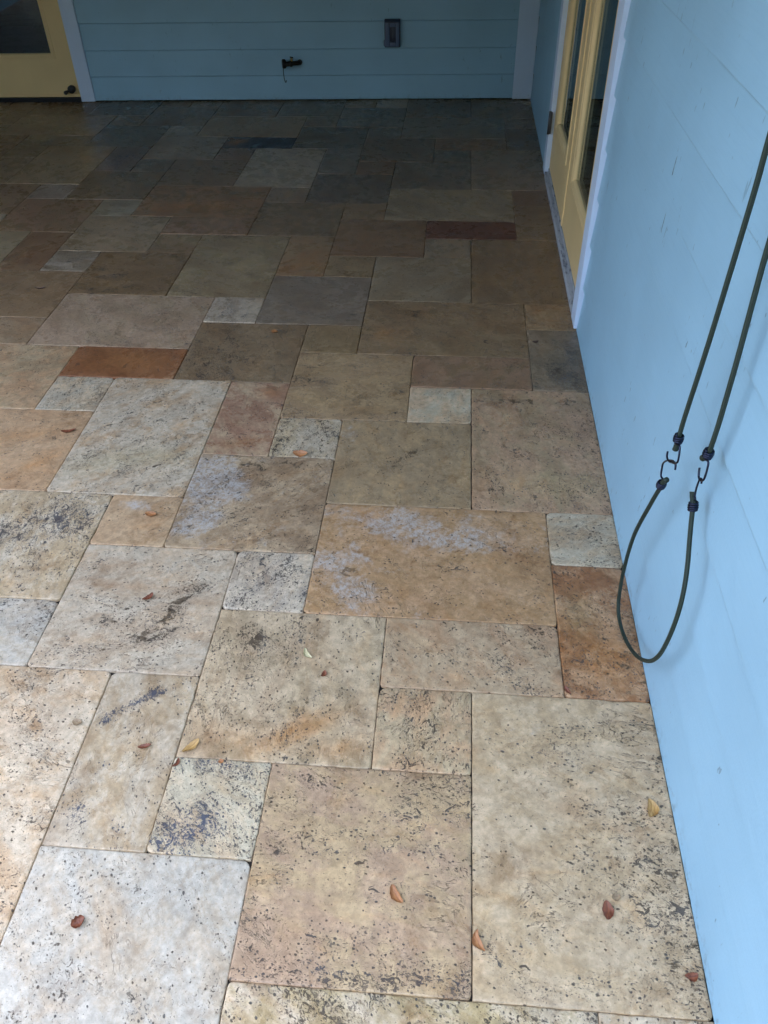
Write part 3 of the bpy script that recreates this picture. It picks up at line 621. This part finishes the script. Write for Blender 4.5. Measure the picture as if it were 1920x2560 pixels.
# right wall: leaf face at x = .400
def place_r(bm): bm.transform(Matrix(((0, 1, 0, .400), (1, 0, 0, 0), (0, 0, 1, 0), (0, 0, 0, 1)))); bmesh.ops.reverse_faces(bm, faces=bm.faces)
near_leaf = door_leaf(2.366, 3.113, .048, 2.10, .125, .125, .235, .13, place_r, "near leaf of the yellow double glazed door")
far_leaf = door_leaf(3.124, 3.878, .048, 2.10, .125, .125, .235, .13, place_r, "far leaf of the yellow double glazed door")
bm = bmesh.new(); box(bm, .3955, .402, 3.108, 3.142, .050, 2.10, .002); mesh_obj("astragal", bm, M_gold, near_leaf)
for zc in (.265,):
    bm = bmesh.new(); box(bm, .3745, .386, 3.868, 3.884, zc - .05, zc + .05, .001)
    tube(bm, [Vector((.3735, 3.876, zc - .053)), Vector((.3735, 3.876, zc + .053))], .006, 10); mesh_obj("hinge", bm, M_hinge, far_leaf)
bm = bmesh.new(); box(bm, .402, .47, 2.362, 2.3655, .04, 2.12); box(bm, .402, .47, 3.8785, 3.882, .04, 2.12); box(bm, .402, .47, 2.362, 3.882, 2.101, 2.12); mesh_obj("door_jamb", bm, M_gold, house)
bm = bmesh.new(); box(bm, .380, .50, 2.3625, 3.8815, -.004, .028, .003)
box(bm, .396, .49, 2.3625, 3.8815, .0305, .044, .002); mesh_obj("threshold", bm, M_sill, house)
# back wall door, face 8 mm behind the sheathing
def place_b(bm): bm.transform(Matrix.Translation((0, -.004, 0))); back(bm)
bleaf = door_leaf(-3.56, -2.604, .030, 2.10, .118, .118, .238, .13, place_b, "yellow glazed door at the far left of the back wall")
bm = bmesh.new(); box(bm, -3.565, -2.602, -.010, -.0045, .030, .048, .002); back(bm); mesh_obj("door_sweep", bm, M_gold, bleaf)
bm = bmesh.new(); box(bm, -3.566, -2.602, -.006, .06, -.004, .024, .002); back(bm); mesh_obj("threshold", bm, M_dark, house)
bm = bmesh.new()
tube(bm, [Vector((-2.645, -.004, .083)), Vector((-2.645, -.014, .083)), Vector((-2.645, -.020, .083)), Vector((-2.645, -.034, .083)), Vector((-2.645, -.044, .083)), Vector((-2.645, -.048, .083))], lambda t: .024 if .3 < t < .85 else (.018 if t < .9 else .010), 16)
tube(bm, [Vector((-2.658, -.020, .078)), Vector((-2.672, -.030, .072)), Vector((-2.684, -.040, .066)), Vector((-2.690, -.046, .062)), Vector((-2.694, -.050, .060))], lambda t: .006 if t < .3 else (.012 if t < .9 else .007), 12)
back(bm); mesh_obj("door_stop", bm, M_black, bleaf)
# rooms behind the glass (dark, so that the panes read as glass)
def room(x0, x1, y0, y1, z0, z1, open_face, rotb=False):
    bm = bmesh.new(); vs = [bm.verts.new(p) for p in ((x0, y0, z0), (x1, y0, z0), (x1, y1, z0), (x0, y1, z0), (x0, y0, z1), (x1, y0, z1), (x1, y1, z1), (x0, y1, z1))]
    faces = {'b': (0, 1, 2, 3), 't': (4, 7, 6, 5), '-y': (0, 4, 5, 1), '+x': (1, 5, 6, 2), '+y': (2, 6, 7, 3), '-x': (3, 7, 4, 0)}
    for k, f in faces.items():
        if k != open_face: bm.faces.new([vs[i] for i in f])
    if rotb: back(bm)
    mesh_obj("interior_room", bm, M_room, house)
room(.471, 3.0, 2.0, 4.4, -.002, 2.3, '-x')
room(-4.2, -2.2, .095, 2.5, -.002, 2.3, '-y', True)
# porch ceiling and roof, left wing: unseen, outline and beams shaped for the light
bm = bmesh.new(); box(bm, -4.45, .60, 1.25, 5.9, TOP + .001, TOP + .20); box(bm, -1.7, .60, .15, 1.249, TOP + .001, TOP + .20)
box(bm, -4.30, -1.75, 1.25, 1.36, TOP - .28, TOP); box(bm, -1.7, -1.59, .15, 1.2, TOP - .10, TOP); box(bm, -1.585, .38, .15, .26, TOP - .28, TOP); mesh_obj("porch_ceiling", bm, M_ceil, house)
WING_Y = 1.2
bm = bmesh.new(); box(bm, -4.45, -4.31, WING_Y, 5.20, .004, TOP); o = mesh_obj("wing_wall", bm, M_blue_r, house); o['label'] = "plain blue wall closing the left end of the porch"

# ---------------------------------------------------------------- outlet cover and tap on the back wall
def on_back(bm, x, z): bm.transform(Matrix.Translation((x, 0, z))); back(bm)
oc = tag(empty("outlet_cover", (-.515, BY0 - .022, .388)), "grey weatherproof outlet cover with a lidded box on the back wall", "outlet cover")
bm = bmesh.new(); box(bm, -.050, .050, -.030, -.006, -.078, .078, .006, 0, 3); on_back(bm, -.515, .388); mesh_obj("base_box", bm, M_plastic_d, oc, True, 40)
bm = bmesh.new()
for b in ((-.044, -.016), (.022, .044)): box(bm, b[0], b[1], -.052, -.030, -.070, .066, .004)
box(bm, -.0165, .0225, -.052, -.030, .038, .066, .003); box(bm, -.0165, .0225, -.052, -.030, -.070, -.044, .003); box(bm, -.0165, -.002, -.036, -.030, -.045, .039, .001, 1)
box(bm, -.002, .0225, -.041, -.030, -.045, .039, .001, 1)
box(bm, -.056, -.030, -.046, -.030, -.066, -.034, .005); on_back(bm, -.515, .388); mesh_obj("lid", bm, [M_plastic, M_plastic_d], oc, True, 40)
bm = bmesh.new(); tube(bm, [Vector((-.046, -.050, .070)), Vector((.046, -.050, .070))], .008, 12); on_back(bm, -.515, .388); mesh_obj("hinge_rail", bm, M_plastic_d, oc)

tap = tag(empty("garden_tap", (-1.165, BY0 - .05, .23)), "dark bronze hose tap with brass stem and dangling wire on the back wall", "tap")
TX, TZ = -1.165, .228
bm = bmesh.new()
tube(bm, [Vector((.050, -.008, 0)), Vector((.050, -.016, 0))], .016, 16)
tube(bm, catmull([(.050, -.012, 0), (.045, -.035, 0), (.020, -.052, .002), (-.020, -.056, .0), (-.040, -.060, -.002)], 5), lambda t: .013 if t < .6 else .015, 14)
tube(bm, [Vector((.006, -.053, 0)), Vector((-.010, -.055, 0))], .019, 6)
on_back(bm, TX, TZ); mesh_obj("tap_body", bm, M_bronze, tap, False)
bm = bmesh.new()
tube(bm, [Vector((-.034, -.058, .002)), Vector((-.040, -.060, .002)), Vector((-.054, -.064, .002)), Vector((-.058, -.065, .002))], lambda t: .027 if .2 < t < .9 else .022, 18)
on_back(bm, TX, TZ); mesh_obj("hose_coupling", bm, M_bronze, tap)
bm = bmesh.new(); tube(bm, [Vector((.004, -.054, .012)), Vector((.004, -.054, .034))], .0075, 12); on_back(bm, TX, TZ); mesh_obj("stem", bm, M_brass, tap)
bm = bmesh.new(); tube(bm, [Vector((.004, -.054, .034)), Vector((.005, -.053, .040))], .011, 10); on_back(bm, TX, TZ); mesh_obj("stem_cap", bm, M_bronze, tap)
bm = bmesh.new(); tube(bm, catmull([(-.052, -.066, -.014), (-.053, -.068, -.045), (-.051, -.067, -.085), (-.045, -.066, -.104), (-.040, -.064, -.100), (-.040, -.064, -.092)], 6), .0022, 8); on_back(bm, TX, TZ); mesh_obj("wire", bm, M_bronze, tap)

# ---------------------------------------------------------------- bungee cords
def add_cuv(o, pts, n):
    me = o.data; a = me.attributes.new("cuv", 'FLOAT_VECTOR', 'POINT'); L = 0; i = 0
    vals = []
    for k, p in enumerate(pts):
        if k: L += (p - pts[k - 1]).length
        for j in range(n): vals.append((L, j / n, 0))
    vals += [(0, 0, 0)] * (len(me.vertices) - len(vals))
    a.data.foreach_set("vector", np.array(vals[:len(me.vertices)], np.float32).ravel())
def cord(pts, parent, r=.0043):
    P = catmull(pts, 10); bm = bmesh.new(); tube(bm, P, r, 14); o = mesh_obj("cord", bm, M_cord, parent, True); add_cuv(o, P, 14); return o
def hook(end, direction, wire, parent, stub, stub_dir):
    """end: where the cord enters the wound wire; wire: points of the open hook"""
    e = Vector(end); d = Vector(direction).normalized(); a = d.orthogonal().normalized(); b = d.cross(a)
    turns, L, rr = 4, .017, .0078
    pts = []
    for k in range(turns * 14 + 1):
        t = k / (turns * 14); an = 2 * math.pi * turns * t
        pts.append(e + d * (t - .5) * L + (a * math.cos(an) + b * math.sin(an)) * rr * (1 - .18 * (2 * t - 1) ** 2))
    bm = bmesh.new(); tube(bm, pts, .0021, 8)
    wp = catmull([tuple(pts[-1]), *wire], 6)
    tube(bm, wp, .0019, 8)
    hk = mesh_obj("hook", bm, M_hook, parent, True)
    s0 = e + d * .004; s1 = Vector(stub); sd = Vector(stub_dir).normalized()
    bm = bmesh.new(); tube(bm, catmull([tuple(s0), tuple(s0.lerp(s1, .6)), tuple(s1), tuple(s1 + sd * .006)], 5), lambda t: .0052 if t < .85 else .0056, 12)
    mesh_obj("cord_end", bm, M_cord, parent, True)
    return hk
g_b = "bungee cords hanging on the right wall"
up = tag(empty("bungee_cord", (.345, .70, 1.30)), "upper green bungee cord with two long strands running up out of the photo", "bungee cord", g_b)
A = [(0.338, 0.7485, 0.608), (0.338, 0.7481, 0.6445), (0.338, 0.7450, 0.6865), (0.338, 0.7390, 0.7489), (0.338, 0.7340, 0.8145), (0.338, 0.7310, 0.8698), (0.338, 0.7280, 0.944),
     (0.338, 0.7250, 1.0233), (0.338, 0.7241, 1.0742), (0.338, 0.726, 1.1241), (.338, .727, 1.30), (.342, .724, 1.50), (.345, .712, 1.58), (.348, .695, 1.605)]
B = [(.351, .678, 1.58), (.356, .672, 1.50), (.361, .676, 1.30), (0.362, 0.6800, 1.10), (0.362, 0.6777, 0.9932), (0.362, 0.6728, 0.9374), (0.362, 0.6660, 0.875), (0.362, 0.6620, 0.8389), (0.362, 0.6585, 0.796),
     (0.362, 0.6540, 0.7145), (0.362, 0.6549, 0.6639), (0.362, 0.6580, 0.6430)]
cord(A + B, up)
hook((.338, .7485, .6095), (0, 0, -1), [(0.337, 0.7290, 0.6069), (0.337, 0.7169, 0.5855), (0.337, 0.7222, 0.5741), (0.337, 0.7403, 0.5604), (0.337, 0.7609, 0.5476), (0.337, 0.7768, 0.5438), (0.337, 0.7815, 0.5477), (0.337, 0.783, 0.5541)], up, (.338, .7485, .590), (0, .1, -1))
hook((.362, .658, .6455), (0, .1, -1), [(0.361, 0.6451, 0.6380), (0.361, 0.6392, 0.6273), (0.361, 0.6386, 0.6105), (0.361, 0.6421, 0.5998), (0.361, 0.654, 0.5909), (0.361, 0.6641, 0.5898), (0.361, 0.6703, 0.5965), (0.361, 0.673, 0.6031)], up, (.361, .671, .625), (.2, .8, -.3))
bm = bmesh.new(); tube(bm, catmull([(.395, .695, 1.612), (.372, .695, 1.604), (.350, .695, 1.592), (.336, .695, 1.594), (.330, .695, 1.608)], 5), .003, 8)
tag(mesh_obj("wall_hook", bm, M_hook), "small dark metal wall hook holding up the bungee cords, above the frame", "hook")
lo = tag(empty("bungee_cord", (.35, .70, .3)), "lower green bungee cord hanging in a loop near the floor from two hooks", "bungee cord", g_b)
Lp = [(0.338, 0.7700, 0.4780), (0.3385, 0.7850, 0.4480), (0.3392, 0.8069, 0.3993), (0.3404, 0.8480, 0.3033), (0.3416, 0.8680, 0.2383), (0.3428, 0.8760, 0.1682), (0.344, 0.8745, 0.0995), (0.3452, 0.858, 0.0442), (0.3464, 0.8300, 0.0253), (0.3476, 0.7838, 0.0289),
      (0.3488, 0.7217, 0.0544), (0.35, 0.6547, 0.1002), (0.3512, 0.5980, 0.160), (0.3524, 0.5680, 0.2119), (0.3536, 0.5550, 0.2611), (0.3548, 0.5500, 0.3136), (0.356, 0.5523, 0.3668), (0.3572, 0.5650, 0.4138), (0.3584, 0.5865, 0.4522), (0.3596, 0.6189, 0.4928), (0.3608, 0.6420, 0.5230), (0.362, 0.6510, 0.5353)]
cord(Lp, lo)
hook((.338, .7710, .4830), (0, -.35, 1), [(0.338, 0.7850, 0.4926), (0.338, 0.7928, 0.5072), (0.338, 0.793, 0.5178), (0.338, 0.7813, 0.5327), (0.338, 0.7635, 0.5485), (0.338, 0.7437, 0.562), (0.338, 0.7279, 0.5679), (0.338, 0.7233, 0.5641), (0.338, 0.7213, 0.5591)], lo, (.338, .755, .507), (0, -.6, .6))
hook((.362, .6510, .5330), (0, .35, 1), [(0.362, 0.6523, 0.5497), (0.362, 0.6584, 0.552), (0.362, 0.6616, 0.5676), (0.362, 0.6605, 0.5839), (0.362, 0.6587, 0.5908), (0.362, 0.6504, 0.5949), (0.362, 0.6468, 0.5889)], lo, (.362, .668, .545), (0, .4, .5))

# ---------------------------------------------------------------- dry leaf bits on the pavers
def leaf(x, y, L, W, ang, col, label, curl=.5, bend=.2, cat="leaf", roll=0.0, name="dry_leaf", z=.001):
    bm = bmesh.new(); nu, nv = 13, 7; grid = []
    rr = random.Random(int((x * 7919 + y * 104729) * 100))
    tw_ = rr.uniform(-.9, .9); W *= 1.05; L *= .92
    for i in range(nu):
        t = i / (nu - 1); s = (t - .5) * L; row = []
        w = W * .5 * (math.sin(math.pi * min(1, max(0, t * .94 + .03))) ** .7) * (1 + .10 * rr.uniform(-1, 1))
        cx = s; cy = .6 * bend * L * (4 * (t - .5) ** 2 - .3); up_ = .12 * L * (2 * t - 1) ** 2
        for j in range(nv):
            v = (j / (nv - 1)) * 2 - 1
            a = v * curl * 1.15
            r_ = w / max(.2, curl * .95)
            tw = (t - .5) * tw_; yy = (math.sin(a) * r_ if curl > .05 else v * w); zz = (1 - math.cos(a)) * r_
            row.append(bm.verts.new((cx + .0006 * rr.uniform(-1, 1), cy + yy * math.cos(tw) - zz * math.sin(tw) + .0005 * rr.uniform(-1, 1), up_ + zz * math.cos(tw) + yy * math.sin(tw) + .0005 * rr.uniform(-1, 1))))
        grid.append(row)
    for i in range(nu - 1):
        for j in range(nv - 1): bm.faces.new((grid[i][j], grid[i + 1][j], grid[i + 1][j + 1], grid[i][j + 1]))
    bmesh.ops.solidify(bm, geom=bm.faces[:], thickness=.0005)
    bmesh.ops.remove_doubles(bm, verts=bm.verts, dist=.00003)
    o = mesh_obj(name, bm, M_leaf[col], None, True, 60)
    zmin = min(v.co.z for v in o.data.vertices)
    o.location = (x, y, z - zmin); o.rotation_euler = (roll, 0, R(ang))
    if roll:
        M_ = o.rotation_euler.to_matrix(); o.location.z = z - min((M_ @ v.co).z for v in o.data.vertices)
    return tag(o, label, cat, "dry leaf bits scattered on the pavers")
leaf(-1.270, 1.520, .050, .013, 20, 'red', "slim red brown leaf bit on the cream paver near the left edge of the photo", .6, .1)
leaf(-.890, 1.146, .036, .017, -8, 'orange', "oval orange brown leaf bit on the small square gold and white paver", .7, .05)
leaf(-.802, .840, .034, .014, 50, 'red', "curled red leaf bit in a dark pit of the white paver with brown veins", 1.1, .25)
leaf(-.684, .426, .029, .011, 18, 'red', "red oval leaf bit on the smooth beige upright paver with blue stains", .9, .05)
leaf(-.605, .393, .024, .009, 70, 'red', "twisted dark red leaf bit at the corner of the white blue speckled paver", 1.2, .4)
leaf(-.586, .433, .046, .014, 50, 'gold', "long golden brown leaf bit beside the joint left of the orange stain", .5, .08)
leaf(-.693, .070, .026, .024, 40, 'red', "round curled brown leaf bit on the pale paver at the lower left corner", 1.25, .2)
leaf(-.380, .691, .036, .012, -52, 'pale', "pale yellow curved leaf bit in the middle of the orange stained paver", .9, .28)
leaf(-.333, .638, .020, .010, 70, 'red', "small brown leaf bit just right of the pale yellow curved one", .7, .35)
leaf(-.137, .160, .040, .017, -55, 'orange', "large orange brown curled leaf bit on the pitted beige paver, lower middle", 1.0, .22)
leaf(.010, .092, .040, .014, -70, 'orange', "crescent shaped orange leaf bit lying across the long straight joint", .8, .38)
leaf(.350, .361, .042, .019, 85, 'gold', "ragged golden yellow leaf bit close to the right wall", .6, .30)
leaf(.240, .161, .036, .016, 88, 'red', "pointed red brown leaf bit on the big cream paver at the lower right", .35, .12)
leaf(.258, .186, .018, .011, 20, 'tan', "tiny tan leaf bit just above the pointed red brown one", .5, .2)
leaf(.366, .063, .024, .014, 10, 'red', "dark red leaf bit tucked against the foot of the right wall", .9, .3)
leaf(-.732, 2.185, .022, .020, 70, 'orange', "round orange brown leaf bit on the brown pitted paver below the mauve one", .4, .05)
leaf(-.516, 1.445, .048, .018, -3, 'orange', "half moon orange leaf bit standing at the lower edge of the small speckled paver", .5, .12, roll=.5)
leaf(.210, .632, .026, .010, -65, 'red', "dark red leaf bit wedged in the joint beside the rust coloured paver", 1.0, .2, z=.0)
leaf(-1.765, 2.491, .046, .010, 10, 'dark', "dark brown stick like leaf bit on the walnut paver at the far left", 1.1, .05)
leaf(.233, 2.160, .026, .012, 15, 'dark', "dark curled leaf bit on the paver below the glazed doors, near the wall", 1.1, .35)
leaf(-2.198, 3.329, .045, .008, 100, 'tan', "thin pale curled leaf bit on the shaded pavers at the far left", .9, .45)
leaf(-.848, .474, .024, .014, -20, 'tan', "flat tan leaf bit on the cream paver at the left edge", .3, .1)
leaf(-.515, .403, .012, .010, 30, 'orange', "tiny rust brown leaf bit at the lower joint of the orange stained paver", .8, .1)

# ---------------------------------------------------------------- unseen leafy hedges, added to keep the low sky off the porch
def sky_blocker(name, x0, x1, y0, y1, h, n, label):
    bm = bmesh.new(); rr = random.Random(5)
    box(bm, x0 + .4, x1 - .4, y0 + .4, y1 - .4, -.15, h - .3)
    for _ in range(n):
        x, y = rr.uniform(x0, x1), rr.uniform(y0, y1); z = rr.uniform(-.1, h) + .35 * math.sin(x * .9) * (rr.random())
        s = rr.uniform(.10, .22); d = Vector((rr.gauss(0, 1), rr.gauss(0, 1), rr.gauss(0, 1))).normalized(); e = d.orthogonal().normalized(); f = d.cross(e)
        c = Vector((x, y, z)); bm.faces.new([bm.verts.new(c + e * s), bm.verts.new(c + f * s * .5), bm.verts.new(c - e * s), bm.verts.new(c - f * s * .5)])
    tag(mesh_obj(name, bm, M_sky_blocker), label, "sky_blocker")
M_sky_blocker = mat_simple("sky_blocker_leaves", (.018, .026, .016), .6, 0, .5, 6)
sky_blocker("sky_blocker", -16, 10, -10.5, -9, 6.4, 7000, "unseen tall leafy screen behind the camera, added to block low sky light")
sky_blocker("sky_blocker", -16, -14.5, -9, 8, 3.6, 4000, "unseen leafy screen on the left side, added to block low sky light")

# ---------------------------------------------------------------- fine grit blown against the walls and into joints
bm = bmesh.new(); rr = random.Random(21)
def crumb(x, y, s):
    c = Vector((x, y, s * .4)); vs = [bm.verts.new(c + Vector((rr.uniform(-1, 1), rr.uniform(-1, 1), rr.uniform(-.5, .8))) * s) for _ in range(5)]
    try: bmesh.ops.convex_hull(bm, input=vs)
    except Exception: pass
for _ in range(230):
    crumb(.386 - abs(rr.gauss(0, .016)), rr.uniform(-.3, 5.0), rr.uniform(.0008, .0028))
for _ in range(120):
    x = rr.choice([0, -2, -3, -1, 1, -4]) * U + rr.gauss(0, .003); crumb(x, rr.uniform(-.2, 2.6), rr.uniform(.0006, .0016))
for _ in range(130):
    crumb(rr.uniform(-2, .38), rr.uniform(-.3, 2.8), rr.uniform(.0005, .0015))
tag(mesh_obj("grit", bm, M_leaf['dark']), "fine dark crumbs of leaf and soil along the joints and the wall foot", "grit", None, 'stuff')
